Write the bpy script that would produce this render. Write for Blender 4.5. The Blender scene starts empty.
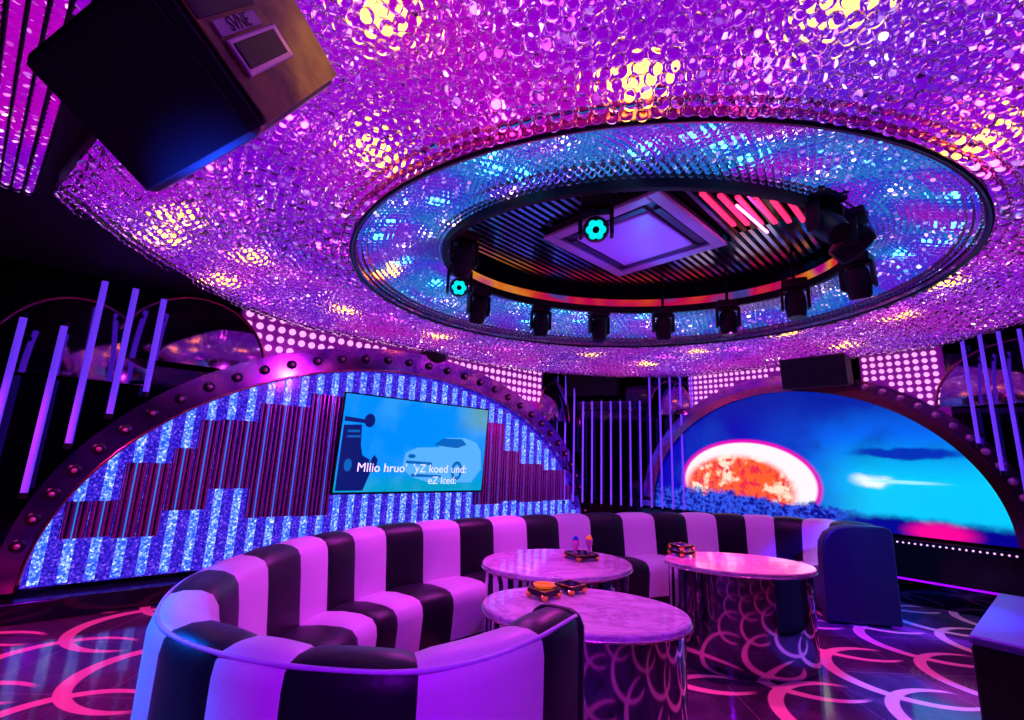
import bpy, bmesh, math, random
from mathutils import Vector, Matrix
random.seed(7)
S = bpy.context.scene
COL = S.collection
PI = math.pi

# ------------------------------------------------------------------ helpers
def mat(name, base=(.8,.8,.8), rough=.5, metal=0., emit=None, es=0., trans=0., ior=1.45, coat=0., spec=None):
    m = bpy.data.materials.new(name); m.use_nodes = True
    b = m.node_tree.nodes['Principled BSDF']
    b.inputs['Base Color'].default_value = (*base, 1)
    b.inputs['Roughness'].default_value = rough
    b.inputs['Metallic'].default_value = metal
    b.inputs['IOR'].default_value = ior
    b.inputs['Transmission Weight'].default_value = trans
    b.inputs['Coat Weight'].default_value = coat
    if spec is not None: b.inputs['Specular IOR Level'].default_value = spec
    if emit:
        b.inputs['Emission Color'].default_value = (*emit, 1)
        b.inputs['Emission Strength'].default_value = es
    return m

class NB:
    """tiny node-graph builder"""
    def __init__(s, m): s.m = m; s.nt = m.node_tree; s.b = s.nt.nodes['Principled BSDF']
    def n(s, t, **k):
        o = s.nt.nodes.new(t)
        for a, v in k.items(): setattr(o, a, v)
        return o
    def put(s, sock, v):
        if isinstance(v, bpy.types.NodeSocket): s.nt.links.new(v, sock)
        elif v is not None: sock.default_value = v
    def m_(s, op, a, b=None, c=None, clamp=False):
        o = s.n('ShaderNodeMath', operation=op, use_clamp=clamp)
        s.put(o.inputs[0], a); s.put(o.inputs[1], b)
        if c is not None: s.put(o.inputs[2], c)
        return o.outputs[0]
    def mix(s, f, a, b):
        o = s.n('ShaderNodeMix', data_type='RGBA')
        s.put(o.inputs[0], f)
        s.put(o.inputs[6], a if isinstance(a, bpy.types.NodeSocket) else (*a, 1))
        s.put(o.inputs[7], b if isinstance(b, bpy.types.NodeSocket) else (*b, 1))
        return o.outputs[2]
    def ramp(s, f, stops):
        o = s.n('ShaderNodeValToRGB'); e = o.color_ramp.elements
        while len(e) < len(stops): e.new(.5)
        for q, (p, c) in zip(e, stops): q.position = p; q.color = (*c, 1)
        s.put(o.inputs[0], f); return o.outputs[0]
    def obj(s):
        c = s.n('ShaderNodeTexCoord'); x = s.n('ShaderNodeSeparateXYZ')
        s.nt.links.new(c.outputs['Object'], x.inputs[0]); return c.outputs['Object'], x.outputs
    def noise(s, vec, scale, detail=3, rough=.5, dist=0.):
        o = s.n('ShaderNodeTexNoise'); s.put(o.inputs['Vector'], vec)
        o.inputs['Scale'].default_value = scale; o.inputs['Detail'].default_value = detail
        o.inputs['Roughness'].default_value = rough; o.inputs['Distortion'].default_value = dist
        return o.outputs[0]
    def step(s, v, a, b):   # smooth 0..1 as v goes a->b
        o = s.n('ShaderNodeMapRange', interpolation_type='SMOOTHSTEP')
        s.put(o.inputs[0], v); o.inputs[1].default_value = a; o.inputs[2].default_value = b
        return o.outputs[0]
    def ell(s, x, z, cx, cz, a, b):
        u = s.m_('DIVIDE', s.m_('SUBTRACT', x, cx), a); v = s.m_('DIVIDE', s.m_('SUBTRACT', z, cz), b)
        return s.m_('SQRT', s.m_('ADD', s.m_('MULTIPLY', u, u), s.m_('MULTIPLY', v, v)))
    def base(s, c): s.put(s.b.inputs['Base Color'], c)
    def emit(s, c, st=None):
        s.put(s.b.inputs['Emission Color'], c)
        if st is not None: s.put(s.b.inputs['Emission Strength'], st)

def empty(name, label, cat, loc=(0,0,0), rz=0, group=None):
    o = bpy.data.objects.new(name, None); COL.objects.link(o)
    o.location = loc; o.rotation_euler = (0,0,rz); o.empty_display_size = .1
    tag(o, label, cat, group); return o
def tag(o, label=None, cat=None, group=None, kind=None):
    if label: o['label'] = label
    if cat: o['category'] = cat
    if group: o['group'] = group
    if kind: o['kind'] = kind
    return o
def link(name, bm, m, parent=None, smooth=False, bevel=0, M=None):
    me = bpy.data.meshes.new(name)
    if M is not None: bm.transform(M)
    bmesh.ops.recalc_face_normals(bm, faces=bm.faces)
    bm.to_mesh(me); bm.free()
    if smooth:
        for p in me.polygons: p.use_smooth = True
        if smooth == 'auto': me.set_sharp_from_angle(angle=math.radians(38))
    for x in (m if isinstance(m, (list, tuple)) else [m]): me.materials.append(x)
    o = bpy.data.objects.new(name, me); COL.objects.link(o)
    if parent: o.parent = parent
    if bevel:
        b = o.modifiers.new('bevel', 'BEVEL'); b.width = bevel; b.segments = 3; b.limit_method = 'ANGLE'
    return o
def struct(name, bm, m, **k):
    return tag(link(name, bm, m, **k), kind='structure')
def BM(): return bmesh.new()
def box(bm, x0,x1,y0,y1,z0,z1, M=None, mi=0):
    r = bmesh.ops.create_cube(bm, size=1)
    T = Matrix.Translation(((x0+x1)/2,(y0+y1)/2,(z0+z1)/2)) @ Matrix.Diagonal((x1-x0,y1-y0,z1-z0,1))
    if M is not None: T = M @ T
    bmesh.ops.transform(bm, matrix=T, verts=r['verts'])
    for f in {f for v in r['verts'] for f in v.link_faces}: f.material_index = mi
    return bm
def cyl(bm, c, r, h, seg=24, M=None, r2=None, mi=0, axis='z'):
    q = bmesh.ops.create_cone(bm, cap_ends=True, segments=seg, radius1=r, radius2=r if r2 is None else r2, depth=h)
    T = Matrix.Translation(c)
    if axis == 'y': T = T @ Matrix.Rotation(PI/2, 4, 'X')
    if axis == 'x': T = T @ Matrix.Rotation(PI/2, 4, 'Y')
    if M is not None: T = M @ T
    bmesh.ops.transform(bm, matrix=T, verts=q['verts'])
    for f in {f for v in q['verts'] for f in v.link_faces}: f.material_index = mi
    return bm
def ball(bm, c, r, sub=2, sc=(1,1,1), mi=0):
    q = bmesh.ops.create_icosphere(bm, subdivisions=sub, radius=r)
    bmesh.ops.transform(bm, matrix=Matrix.Translation(c) @ Matrix.Diagonal((*sc,1)), verts=q['verts'])
    for f in {f for v in q['verts'] for f in v.link_faces}: f.material_index = mi
    return bm
def tube(bm, pts, r, seg=8, close=False, mi=0):
    pts = [Vector(p) for p in pts]; rings = []; n = len(pts)
    for i, p in enumerate(pts):
        a = pts[(i-1) % n] if (close or i) else p; b = pts[(i+1) % n] if (close or i < n-1) else p
        t = (b-a).normalized(); u = t.cross(Vector((0,0,1)))
        if u.length < 1e-3: u = t.cross(Vector((1,0,0)))
        u.normalize(); w = u.cross(t)
        rings.append([bm.verts.new(p + u*r*math.cos(2*PI*k/seg) + w*r*math.sin(2*PI*k/seg)) for k in range(seg)])
    for i in range(n if close else n-1):
        A, B = rings[i], rings[(i+1) % n]
        for k in range(seg):
            bm.faces.new((A[k], A[(k+1)%seg], B[(k+1)%seg], B[k])).material_index = mi
    if not close: bm.faces.new(rings[0]); bm.faces.new(rings[-1])
    return bm
def prism(bm, pts, y0, y1, mi=0):
    """outline (x,z) extruded between y0 and y1"""
    A = [bm.verts.new((x,y0,z)) for x,z in pts]; B = [bm.verts.new((x,y1,z)) for x,z in pts]
    n = len(pts)
    fs = [bm.faces.new(A), bm.faces.new(B[::-1])]
    for i in range(n): fs.append(bm.faces.new((A[i], A[(i+1)%n], B[(i+1)%n], B[i])))
    for f in fs: f.material_index = mi
    return bm
def lathe(bm, prof, seg=32, mi=0, c=(0,0,0)):
    R = [[bm.verts.new((c[0]+r*math.cos(2*PI*k/seg), c[1]+r*math.sin(2*PI*k/seg), c[2]+z)) for k in range(seg)] for r, z in prof]
    for A, B in zip(R, R[1:]):
        for k in range(seg): bm.faces.new((A[k], A[(k+1)%seg], B[(k+1)%seg], B[k])).material_index = mi
    for q in (R[0], R[-1]): bm.faces.new(q).material_index = mi
    return bm
def strip(bm, inner, outer, y0, y1, mi=0):
    """arched band between two outlines (x,z), thick from y0 to y1"""
    n = len(inner)
    V = [[bm.verts.new((p[i][0], y, p[i][1])) for i in range(n)] for p, y in ((inner,y0),(outer,y0),(outer,y1),(inner,y1))]
    for i in range(n-1):
        for a in range(4):
            A, B = V[a], V[(a+1)%4]
            bm.faces.new((A[i], A[i+1], B[i+1], B[i])).material_index = mi
    for i in (0, n-1): bm.faces.new([V[a][i] for a in range(4)]).material_index = mi
    return bm

# wall frames: local x runs along the wall, local -y points into the room, z up
def frame(P, heading):
    a = math.radians(heading)
    return Matrix.Translation((P[0],P[1],0)) @ Matrix.Rotation(PI/2 - a, 4, 'Z')
# left wall heading 49 deg: room lies on its right-hand side (local -y)
FL = frame((-3.56,5.13), 49)
# back diagonal, heading 115; right wall, heading 139 (local x = -s of the survey)
FD = frame((1.30,9.30), 115)
FR = frame((5.15,5.77), 139)

# ------------------------------------------------------------------ materials
m_black = mat('black_lacquer', (.006,.004,.012), .12)
m_mirror_wall = mat('dark_mirror', (.05,.035,.09), .07, metal=1.)
m_matt = mat('matt_black', (.012,.010,.02), .55)
m_dark_metal = mat('dark_metal', (.03,.03,.05), .3, metal=.8)
m_chrome = mat('black_chrome', (.42,.36,.55), .06, metal=1.)
m_gold = mat('gold', (1.,.55,.12), .2, metal=1.)
m_orange = mat('orange_glass', (1.,.22,.02), .2, emit=(1.,.2,.01), es=.35)
m_slat = mat('mirror_slat', (.45,.5,.75), .18, metal=1.)
m_tube = mat('violet_light_tube', (.3,.15,.9), .3, emit=(.13,.035,.9), es=.85)
m_cyan = mat('cyan_led', (0,.6,.6), .3, emit=(0.,.75,.72), es=1.1)
m_warm = mat('warm_lamp', (1,.8,.3), .3, emit=(1.,.48,.03), es=13.)
m_white = mat('sparkle_lamp', (1,1,1), .3, emit=(1.,.82,1.), es=22.)
m_pink = mat('pink_lamp', (1,.3,.8), .3, emit=(1.,.08,.75), es=16.)
m_cyan_lamp = mat('cyan_lamp', (.3,.9,1), .3, emit=(.05,.75,1.), es=13.)
m_redbar = mat('red_bar_lamp', (1,.1,.1), .3, emit=(1.,.02,.12), es=1.6)
m_red = mat('red_lamp', (1,.1,.1), .3, emit=(1.,.03,.10), es=6.)
m_pinkedge = mat('pink_edge_light', (1,.2,.7), .3, emit=(1.,.1,.7), es=1.2)
m_dot = mat('dot_lamp', (1,.8,1), .3, emit=(1.,.42,.85), es=1.15)
m_bulb = mat('rim_bulb', (.95,.35,.7), .12, metal=.7)
m_ac = mat('ac_plastic', (.62,.55,.95), .35)
m_acd = mat('ac_dark', (.06,.05,.12), .4)
m_seam = mat('piping_cord', (.65,.5,.85), .45)
m_speaker = mat('speaker_cloth', (.012,.012,.035), .42)
m_plate = mat('plate_metal', (.5,.35,.55), .35, metal=.6)

m_glass = mat('crystal_glass', (1.,.93,1.), .015, trans=1., ior=1.46)

def fabric(name, a, b, rough):
    m = mat(name, a, rough); q = NB(m); v, x = q.obj()
    n = q.noise(v, 9, 4); q.base(q.mix(n, a, b))
    bp = q.n('ShaderNodeBump'); bp.inputs['Strength'].default_value = .12; bp.inputs['Distance'].default_value = .01
    q.put(bp.inputs['Height'], q.noise(v, 60, 2)); q.put(q.b.inputs['Normal'], bp.outputs[0])
    q.b.inputs['Sheen Weight'].default_value = .06; q.b.inputs['Specular IOR Level'].default_value = .35
    return m
m_cream = fabric('cream_leather', (.86,.74,.86), (.78,.66,.80), .42)
m_dark = fabric('black_leather', (.004,.003,.010), (.008,.005,.016), .42)

# marble table top
m_marble = mat('marble', (.85,.6,.8), .09, coat=.3); q = NB(m_marble); v, x = q.obj()
w = q.noise(v, 3.2, 6, .62, 1.6); vein = q.m_('ABSOLUTE', q.m_('SUBTRACT', w, .5))
q.base(q.ramp(vein, [(0,(.55,.36,.55)),(.03,(.78,.58,.76)),(.12,(.92,.76,.9)),(1,(.96,.84,.94))]))

# mottled brown wood side of the speaker
m_side = mat('speaker_side', (.34,.2,.12), .5); q = NB(m_side); v, x = q.obj()
q.base(q.ramp(q.noise(v, 7, 4, .6), [(.3,(.10,.06,.05)),(.5,(.34,.2,.10)),(.7,(.5,.32,.10))]))

# floor: dark polished marble with inlaid pink crescents
m_floor = mat('floor_marble', (.03,.01,.04), .1); q = NB(m_floor); v, x = q.obj()
mp = q.n('ShaderNodeMapping'); q.put(mp.inputs[0], v); mp.inputs['Rotation'].default_value = (0,0,math.radians(-41.7))
sx = q.n('ShaderNodeSeparateXYZ'); q.put(sx.inputs[0], mp.outputs[0]); X, Y = sx.outputs[0], sx.outputs[1]
def crescents(ox, oy, pitch, R, r, dx, dy):
    gx = q.m_('SUBTRACT', q.m_('FRACT', q.m_('DIVIDE', q.m_('ADD', X, ox), pitch)), .5)
    gy = q.m_('SUBTRACT', q.m_('FRACT', q.m_('DIVIDE', q.m_('ADD', Y, oy), pitch)), .5)
    A = q.ell(gx, gy, 0, 0, 1, 1); B = q.ell(gx, gy, dx, dy, 1, 1)
    side_ = q.m_('SUBTRACT', q.m_('MULTIPLY', gx, .747), q.m_('MULTIPLY', gy, .665))
    return q.m_('MULTIPLY', q.m_('MULTIPLY', q.step(A, R+.004, R-.004), q.step(B, r-.004, r+.004)), q.step(side_, .22, .10))
k1 = crescents(-.121, -.40, 1.07, .495, .448, .034, -.030)
k2 = crescents(.414, .135, 1.07, .495, .452, .031, -.027)
cr = q.m_('MAXIMUM', k1, k2)
nv = q.noise(v, 2.4, 6, .65, 1.2)
dark = q.ramp(nv, [(.3,(.03,.012,.04)),(.55,(.08,.03,.09)),(.75,(.15,.07,.15))])
gl = [q.step(q.m_('ABSOLUTE', q.m_('SUBTRACT', q.m_('FRACT', q.m_('DIVIDE', s_, .8)), .5)), .4955, .4985) for s_ in (x[0], x[1])]
dark = q.mix(q.m_('MULTIPLY', q.m_('MAXIMUM', *gl), .5), dark, (.4,.2,.35))
q.base(q.mix(cr, dark, (.95,.34,.42)))

# added glowing backings: colour zones and random dots put in for crystal glow and sparkle
def glow_backing(name, stops, scale, strength, cells, dots, dstr, rad=(.30,.20)):
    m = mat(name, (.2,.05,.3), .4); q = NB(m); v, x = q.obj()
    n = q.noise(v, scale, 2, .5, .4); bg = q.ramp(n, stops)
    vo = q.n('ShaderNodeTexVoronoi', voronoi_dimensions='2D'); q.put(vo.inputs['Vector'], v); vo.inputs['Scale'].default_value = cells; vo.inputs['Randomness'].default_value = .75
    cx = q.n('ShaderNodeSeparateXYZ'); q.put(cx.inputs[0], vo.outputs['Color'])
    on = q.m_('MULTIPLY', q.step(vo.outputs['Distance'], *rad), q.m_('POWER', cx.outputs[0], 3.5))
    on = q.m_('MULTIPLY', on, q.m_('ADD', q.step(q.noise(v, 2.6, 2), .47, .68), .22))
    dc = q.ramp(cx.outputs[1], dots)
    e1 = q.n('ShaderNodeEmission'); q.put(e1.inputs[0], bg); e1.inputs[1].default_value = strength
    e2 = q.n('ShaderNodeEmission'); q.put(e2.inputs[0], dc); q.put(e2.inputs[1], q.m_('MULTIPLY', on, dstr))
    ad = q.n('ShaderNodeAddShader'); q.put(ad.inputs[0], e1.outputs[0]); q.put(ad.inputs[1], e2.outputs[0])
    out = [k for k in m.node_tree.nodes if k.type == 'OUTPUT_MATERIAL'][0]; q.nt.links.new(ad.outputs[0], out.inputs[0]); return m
m_board = glow_backing('magenta_glow_backing', [(.25,(.08,.02,.95)),(.38,(.24,.0,.90)),(.52,(.42,.0,.90)),(.66,(.70,.0,.72)),(.8,(.30,.0,.9))], .9, .74, 12, [(0,(1.,.10,.95)),(.5,(1.,.45,1.)),(.7,(.35,.25,1.)),(.88,(1.,.75,.45)),(1,(1,1,1))], 7.)
m_bowl = glow_backing('blue_glow_backing', [(.30,(.45,.0,.9)),(.41,(.16,.01,1.)),(.48,(.0,.07,1.)),(.56,(.0,.36,.9)),(.61,(.02,.03,1.)),(.70,(.5,.0,.85))], 1.7, .72, 15, [(0,(.05,.4,1.)),(.35,(.2,.7,1.)),(.6,(1.,.35,1.)),(1,(1,.9,1))], 4.5)

# backlit crystal glass of the TV wall
m_crystal = mat('blue_crystal_panel', (.004,.004,.05), .15); q = NB(m_crystal); v, x = q.obj()
vo = q.n('ShaderNodeTexVoronoi', feature='DISTANCE_TO_EDGE'); q.put(vo.inputs['Vector'], v); vo.inputs['Scale'].default_value = 26
n = q.noise(v, 55, 2)
q.emit(q.ramp(q.m_('MULTIPLY', n, q.m_('ADD', vo.outputs[0], .72)), [(.26,(.01,.005,.30)),(.40,(.03,.015,.75)),(.52,(.10,.03,.95)),(.66,(.3,.15,1.))]), .85)
m_strip = mat('white_blue_light_strip', (.004,.006,.08), .2); q = NB(m_strip); v, x = q.obj()
n = q.noise(v, 48, 3, .7)
q.emit(q.ramp(n, [(.36,(.01,.03,.75)),(.50,(.03,.12,1.)),(.6,(.25,.4,1.)),(.70,(1.,1.,1.))]), 1.7)
m_rod = mat('wine_mirror_rod', (.62,.16,.62), .24, metal=.9)
m_cyanline = mat('cyan_rod_highlight', (0,.3,.8), .3, emit=(.0,.35,.95), es=.8)  # glowing lines stand in for cyan highlights on the rods
m_rim = mat('mirror_rim', (.62,.2,.62), .16, metal=1.); q = NB(m_rim); v, x = q.obj()
q.base(q.ramp(q.noise(v, 4, 3), [(.3,(.22,.06,.42)),(.6,(.62,.16,.6)),(.8,(.85,.3,.6))]))
m_rim2 = mat('red_mirror_rim', (.6,.12,.25), .18, metal=1.)
m_dome = mat('tinted_arch_mirror', (.36,.16,.42), .1, metal=1.)
m_frieze = mat('frieze_panel', (.35,.08,.4), .3, emit=(.2,.0,.28), es=.5)
m_fascia = mat('fascia_lit_red', (.5,.05,.05), .3); q = NB(m_fascia); v, x = q.obj()  # red and orange glow of the lit rim face, put into emission
q.emit(q.ramp(q.noise(v, 2.2, 1), [(.38,(.02,.06,.4)),(.46,(.7,.0,.10)),(.55,(.85,.05,.02)),(.63,(1.,.35,.02)),(.7,(.6,.0,.3))]), .6)

# ------------------------------------------------------------------ room shell
bm = BM(); box(bm, -9,9,-3,12,-.1,0); struct('floor', bm, m_floor)
bm = BM(); box(bm, -9,9,-3,12,3.62,3.72); struct('ceiling', bm, m_matt)
bm = BM(); box(bm, -5.2,6.46,.0,.12,0,3.62); struct('wall_left', bm, m_mirror_wall, M=None).matrix_world = FL
bm = BM(); box(bm, -.05,1.72,.0,.12,0,3.62); struct('wall_back', bm, m_mirror_wall).matrix_world = FD
bm = BM(); box(bm, -3.4,6.2,0,.12,0,3.62); struct('wall_right', bm, m_mirror_wall).matrix_world = FR
bm = BM(); box(bm, -7.5,9.3,-2.1,-2.0,0,3.62); struct('wall_near', bm, m_matt)
bm = BM(); box(bm, -7.6,-7.5,-2.1,1.8,0,3.62); struct('wall_side', bm, m_matt)

# ------------------------------------------------------------------ ceiling plan
CC = (1.02, 3.93)
KY = .90      # the ring is slightly oval
EDGE = [(-2.99,5.0),(-2.62,5.75),(-1.4,6.75),(-.35,7.68),(.59,8.17),(1.9,8.3),(3.0,8.0),(3.75,7.1),(4.5,6.2),(5.02,5.5),(5.0,4.4),(5.1,2.0),(5.1,-1.6),(-.9,-1.6),(-.9,1.05),(-1.35,1.55),(-2.93,2.72),(-3.02,3.6)]
def edge_r(a):
    d = Vector((math.cos(a), math.sin(a))); best = None
    for p, r in zip(EDGE, EDGE[1:]+EDGE[:1]):
        p = Vector(p)-Vector(CC); r = Vector(r)-Vector(CC); e = r-p
        det = d.x*(-e.y) + e.x*d.y
        if abs(det) < 1e-9: continue
        t = (p.x*(-e.y) + e.x*p.y)/det; u = (d.x*p.y - d.y*p.x)/det
        if t > 0 and -1e-6 <= u <= 1+1e-6 and (best is None or t < best): best = t
    return best or 5.
RING = 2.37; NA = 240
def ky(r, re):
    t = min(1, max(0,(r-RING)/max(.3,re-RING))); return KY+(1-KY)*t
def outer_z(r, re):      # gentle roll: low at the ring lip, up, down again at the free edge
    t = min(1, max(0, (r-RING)/max(.3, re-RING)))
    return 3.02 + .07*math.sin(PI*t)
def bowl_pt(a, t):       # t 0 at the ring, 1 at the recess rim
    x0, y0 = CC[0]+RING*.985*math.cos(a), CC[1]+KY*RING*.985*math.sin(a)
    x1, y1 = CC[0]+.05+1.66*math.cos(a), CC[1]-.10+1.22*math.sin(a)
    return x0+(x1-x0)*t, y0+(y1-y0)*t, 3.05 + .17*t + .05*math.sin(PI*t)
# backing boards
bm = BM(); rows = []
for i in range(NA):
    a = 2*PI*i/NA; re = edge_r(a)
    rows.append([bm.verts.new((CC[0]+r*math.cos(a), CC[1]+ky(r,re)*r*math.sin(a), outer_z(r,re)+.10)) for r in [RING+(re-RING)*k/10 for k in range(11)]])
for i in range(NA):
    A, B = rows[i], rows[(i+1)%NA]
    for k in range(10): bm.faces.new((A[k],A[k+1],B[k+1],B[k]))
tag(link('ceiling_glow_backing', bm, m_board, smooth=True), 'added magenta and violet glow backing of the main ceiling, above the crystal strands', 'light panel')
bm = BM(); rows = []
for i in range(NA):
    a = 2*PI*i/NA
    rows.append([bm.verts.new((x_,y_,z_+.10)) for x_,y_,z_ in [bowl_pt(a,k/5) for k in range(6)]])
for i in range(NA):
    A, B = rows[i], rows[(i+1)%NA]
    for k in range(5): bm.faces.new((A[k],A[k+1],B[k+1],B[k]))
tag(link('bowl_glow_backing', bm, m_bowl, smooth=True), 'added blue and cyan glow backing of the ceiling bowl around the dark oval recess', 'light panel')
# dark soffit outside the crystals
bm = BM(); rows = []
for i in range(NA):
    a = 2*PI*i/NA; re = edge_r(a)
    rows.append([bm.verts.new((CC[0]+r*math.cos(a), CC[1]+r*math.sin(a), z)) for r, z in ((re+.005,3.03),(re+.02,3.14),(11,3.14),(11,3.2),(re,3.2))])
for i in range(NA):
    A, B = rows[i], rows[(i+1)%NA]
    for k in range(4): bm.faces.new((A[k],A[k+1],B[k+1],B[k]))
struct('ceiling_soffit', bm, m_matt)
# ring lip round the bowl
ring = empty('ceiling_ring', 'round dark mirrored ring framing the blue crystal bowl of the ceiling', 'ceiling ring', (CC[0],CC[1],3.0))
bm = BM(); tube(bm, [(RING*math.cos(2*PI*i/160), KY*RING*math.sin(2*PI*i/160), -.0) for i in range(160)], .013, 8, True)
link('ring_tube', bm, m_dark_metal, ring, smooth=True)
bm = BM(); 
strip_pts = lambda r: [(r*math.cos(2*PI*i/160), KY*r*math.sin(2*PI*i/160)) for i in range(160)]
a_, b_ = strip_pts(RING-.012), strip_pts(RING-.03)
V = [[bm.verts.new((*p, z)) for p in P_] for P_, z in ((a_,0),(a_,.12),(b_,.12),(b_,0))]
for i in range(160):
    for k in range(4): bm.faces.new((V[k][i],V[k][(i+1)%160],V[(k+1)%4][(i+1)%160],V[(k+1)%4][i]))
link('mirror_fascia', bm, m_rim2, ring, smooth='auto')

# crystals: strands of glass beads, far too many to count
def bead_cloud(name, pts, r, gap, label, n=2):
    me = bpy.data.meshes.new(name); me.from_pydata(pts, [], [])
    o = bpy.data.objects.new(name, me); COL.objects.link(o)
    ng = bpy.data.node_groups.new(name+'_strands', 'GeometryNodeTree')
    ng.interface.new_socket('Geometry', in_out='INPUT', socket_type='NodeSocketGeometry')
    ng.interface.new_socket('Geometry', in_out='OUTPUT', socket_type='NodeSocketGeometry')
    N = ng.nodes; Lk = ng.links
    gi = N.new('NodeGroupInput'); go = N.new('NodeGroupOutput')
    ico = N.new('GeometryNodeMeshIcoSphere'); ico.inputs['Radius'].default_value = r; ico.inputs['Subdivisions'].default_value = 3
    jn = N.new('GeometryNodeJoinGeometry')
    for k in range(n):
        tr = N.new('GeometryNodeTransform'); tr.inputs['Translation'].default_value = (0,0,-k*gap)
        Lk.new(ico.outputs['Mesh'], tr.inputs['Geometry']); Lk.new(tr.outputs['Geometry'], jn.inputs['Geometry'])
    sm = N.new('GeometryNodeSetMaterial'); sm.inputs['Material'].default_value = m_glass
    ss = N.new('GeometryNodeSetShadeSmooth')
    ip = N.new('GeometryNodeInstanceOnPoints')
    Lk.new(jn.outputs[0], ss.inputs[0]); Lk.new(ss.outputs[0], sm.inputs[0])
    Lk.new(gi.outputs[0], ip.inputs['Points']); Lk.new(sm.outputs[0], ip.inputs['Instance'])
    Lk.new(ip.outputs[0], go.inputs[0])
    md = o.modifiers.new('strands', 'NODES'); md.node_group = ng
    me.materials.append(m_glass)
    return tag(o, label, 'crystal strands', kind='stuff')
pts = []; P_ = .066; r = RING + .05; row = 0
while r < 8.2:
    n = int(2*PI*r/P_)
    for i in range(n):
        a = 2*PI*(i + .5*(row%2))/n; re = edge_r(a)
        if r < re-.01:
            x_, y_ = CC[0]+r*math.cos(a), CC[1]+ky(r,re)*r*math.sin(a)
            if y_ < -.5: continue
            pts.append((x_+random.uniform(-.004,.004), y_+random.uniform(-.004,.004), outer_z(r,re)+.035+random.uniform(-.006,.006)))
    r += P_*.9; row += 1
bead_cloud('ceiling_crystals', pts, .0285, .056, 'clear glass bead strands covering the outer magenta ceiling in rings')
pts = []
for k in range(19):
    t = (k+.6)/19.5
    n = int(2*PI*(2.15-.65*t)/.052)
    for i in range(n):
        a = 2*PI*(i+.5*(k%2))/n; x_,y_,z_ = bowl_pt(a,t); pts.append((x_,y_,z_+.045))
bead_cloud('bowl_crystals', pts, .0225, .045, 'clear glass bead strands of the blue bowl inside the ceiling ring')
# separate crystal band at the left edge of the ceiling
u = Vector((-.753,.657,0)).normalized(); nrm = Vector((u.y,-u.x,0)); o0 = Vector((-1.05,.62,3.06))
bnd = empty('crystal_band_box', 'narrow magenta lit strip with crystal rows, upper left beyond the hanging speaker', 'light panel', (0,0,0))
bm = BM()
for k in range(6):
    a = o0 + nrm*(k*.052)
    tube(bm, [a, a+u*3.1], .008, 6)
link('rail', bm, m_dark_metal, bnd, smooth=True)
link('pink_edge_light', tube(BM(), [o0-nrm*.02, o0-nrm*.02+u*3.1], .008, 6), m_pinkedge, bnd)
bm = BM(); A = [o0+Vector((0,0,.06)), o0+u*3.1+Vector((0,0,.06)), o0+u*3.1+nrm*.26+Vector((0,0,.06)), o0+nrm*.26+Vector((0,0,.06))]
vs = [bm.verts.new(p) for p in A]+[bm.verts.new(p+Vector((0,0,.02))) for p in A]
for f in ((0,1,2,3),(4,5,6,7),(0,1,5,4),(1,2,6,5),(2,3,7,6),(3,0,4,7)): bm.faces.new([vs[i] for i in f])
link('band_glow_backing', bm, m_board, bnd)  # same added glow surface behind the band beads
bead_cloud('band_crystals', [tuple(o0+nrm*(.026+k*.052)+u*(i*.052)+Vector((0,0,.02))) for k in range(5) for i in range(60)], .022, .05,
           'rows of glass beads on the narrow strip at the upper left', n=1)

# lamps above the crystals
def ceiling_lamps(spots, m, rad, name, what, grp):
    for (x_, y_) in spots:
        a = math.atan2((y_-CC[1])/KY, x_-CC[0]); r = math.hypot(x_-CC[0], (y_-CC[1])/KY); re = edge_r(math.atan2(y_-CC[1], x_-CC[0]))
        if r < RING:
            e = math.hypot((x_-1.07)/1.66, (y_-3.83)/1.22)
            if e < 1: continue
            z = 3.05+.17*(RING-r)/(RING-1.4)+.115
        else:
            if r > re-.05: continue
            z = outer_z(r,re)+.088
        bm = BM(); lathe(bm, [(rad*.5,-.012),(rad*.9,-.004),(rad,.006),(rad,.012)], 16)
        o = link(name, bm, m, smooth='auto'); o.location = (x_,y_,z)
        tag(o, what, 'lamp', grp)
warm = [(-.56,1.5),(-.79,2.3),(.5,1.72),(1.12,1.36),(2.21,1.95),(-2.8,4.3),(-2.45,3.1),(-1.2,4.1),(3.5,3.6),(1.2,6.9),(2.6,6.4),(-1.0,6.2),(3.1,5.2),(-1.95,5.2),(.0,7.4),(3.9,4.6),(2.2,7.4),(-2.3,3.8),(4.2,5.8),(-2.75,3.4),(3.6,2.4)]
ceiling_lamps(warm, m_warm, .085, 'ceiling_lamp', 'warm yellow lamp glowing through the crystal ceiling', 'warm yellow lamps above the crystals')
rnd = random.Random(3)
pk = [(-.1,1.95),(1.03,1.64),(2.0,1.68),(-1.8,2.5),(-2.0,3.05),(0.1,1.3),(2.4,2.1),(-1.5,3.4)]
while len(pk) < 44:
    a = rnd.uniform(0,2*PI); r = rnd.uniform(2.45,5.2); p = (CC[0]+r*math.cos(a), CC[1]+r*math.sin(a))
    if p[1] > 1.0 and all(math.hypot(p[0]-z[0],p[1]-z[1]) > .42 for z in pk+warm): pk.append(p)
ceiling_lamps(pk, m_pink, .05, 'ceiling_lamp', 'small pink lamp glowing through the crystal ceiling', 'pink lamps above the crystals')
wh = []
while len(wh) < 46:
    a = rnd.uniform(0,2*PI); r = rnd.uniform(2.4,5.0); p = (CC[0]+r*math.cos(a), CC[1]+r*math.sin(a))
    if p[1] > .9 and all(math.hypot(p[0]-z[0],p[1]-z[1]) > .3 for z in pk+warm+wh): wh.append(p)
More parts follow.
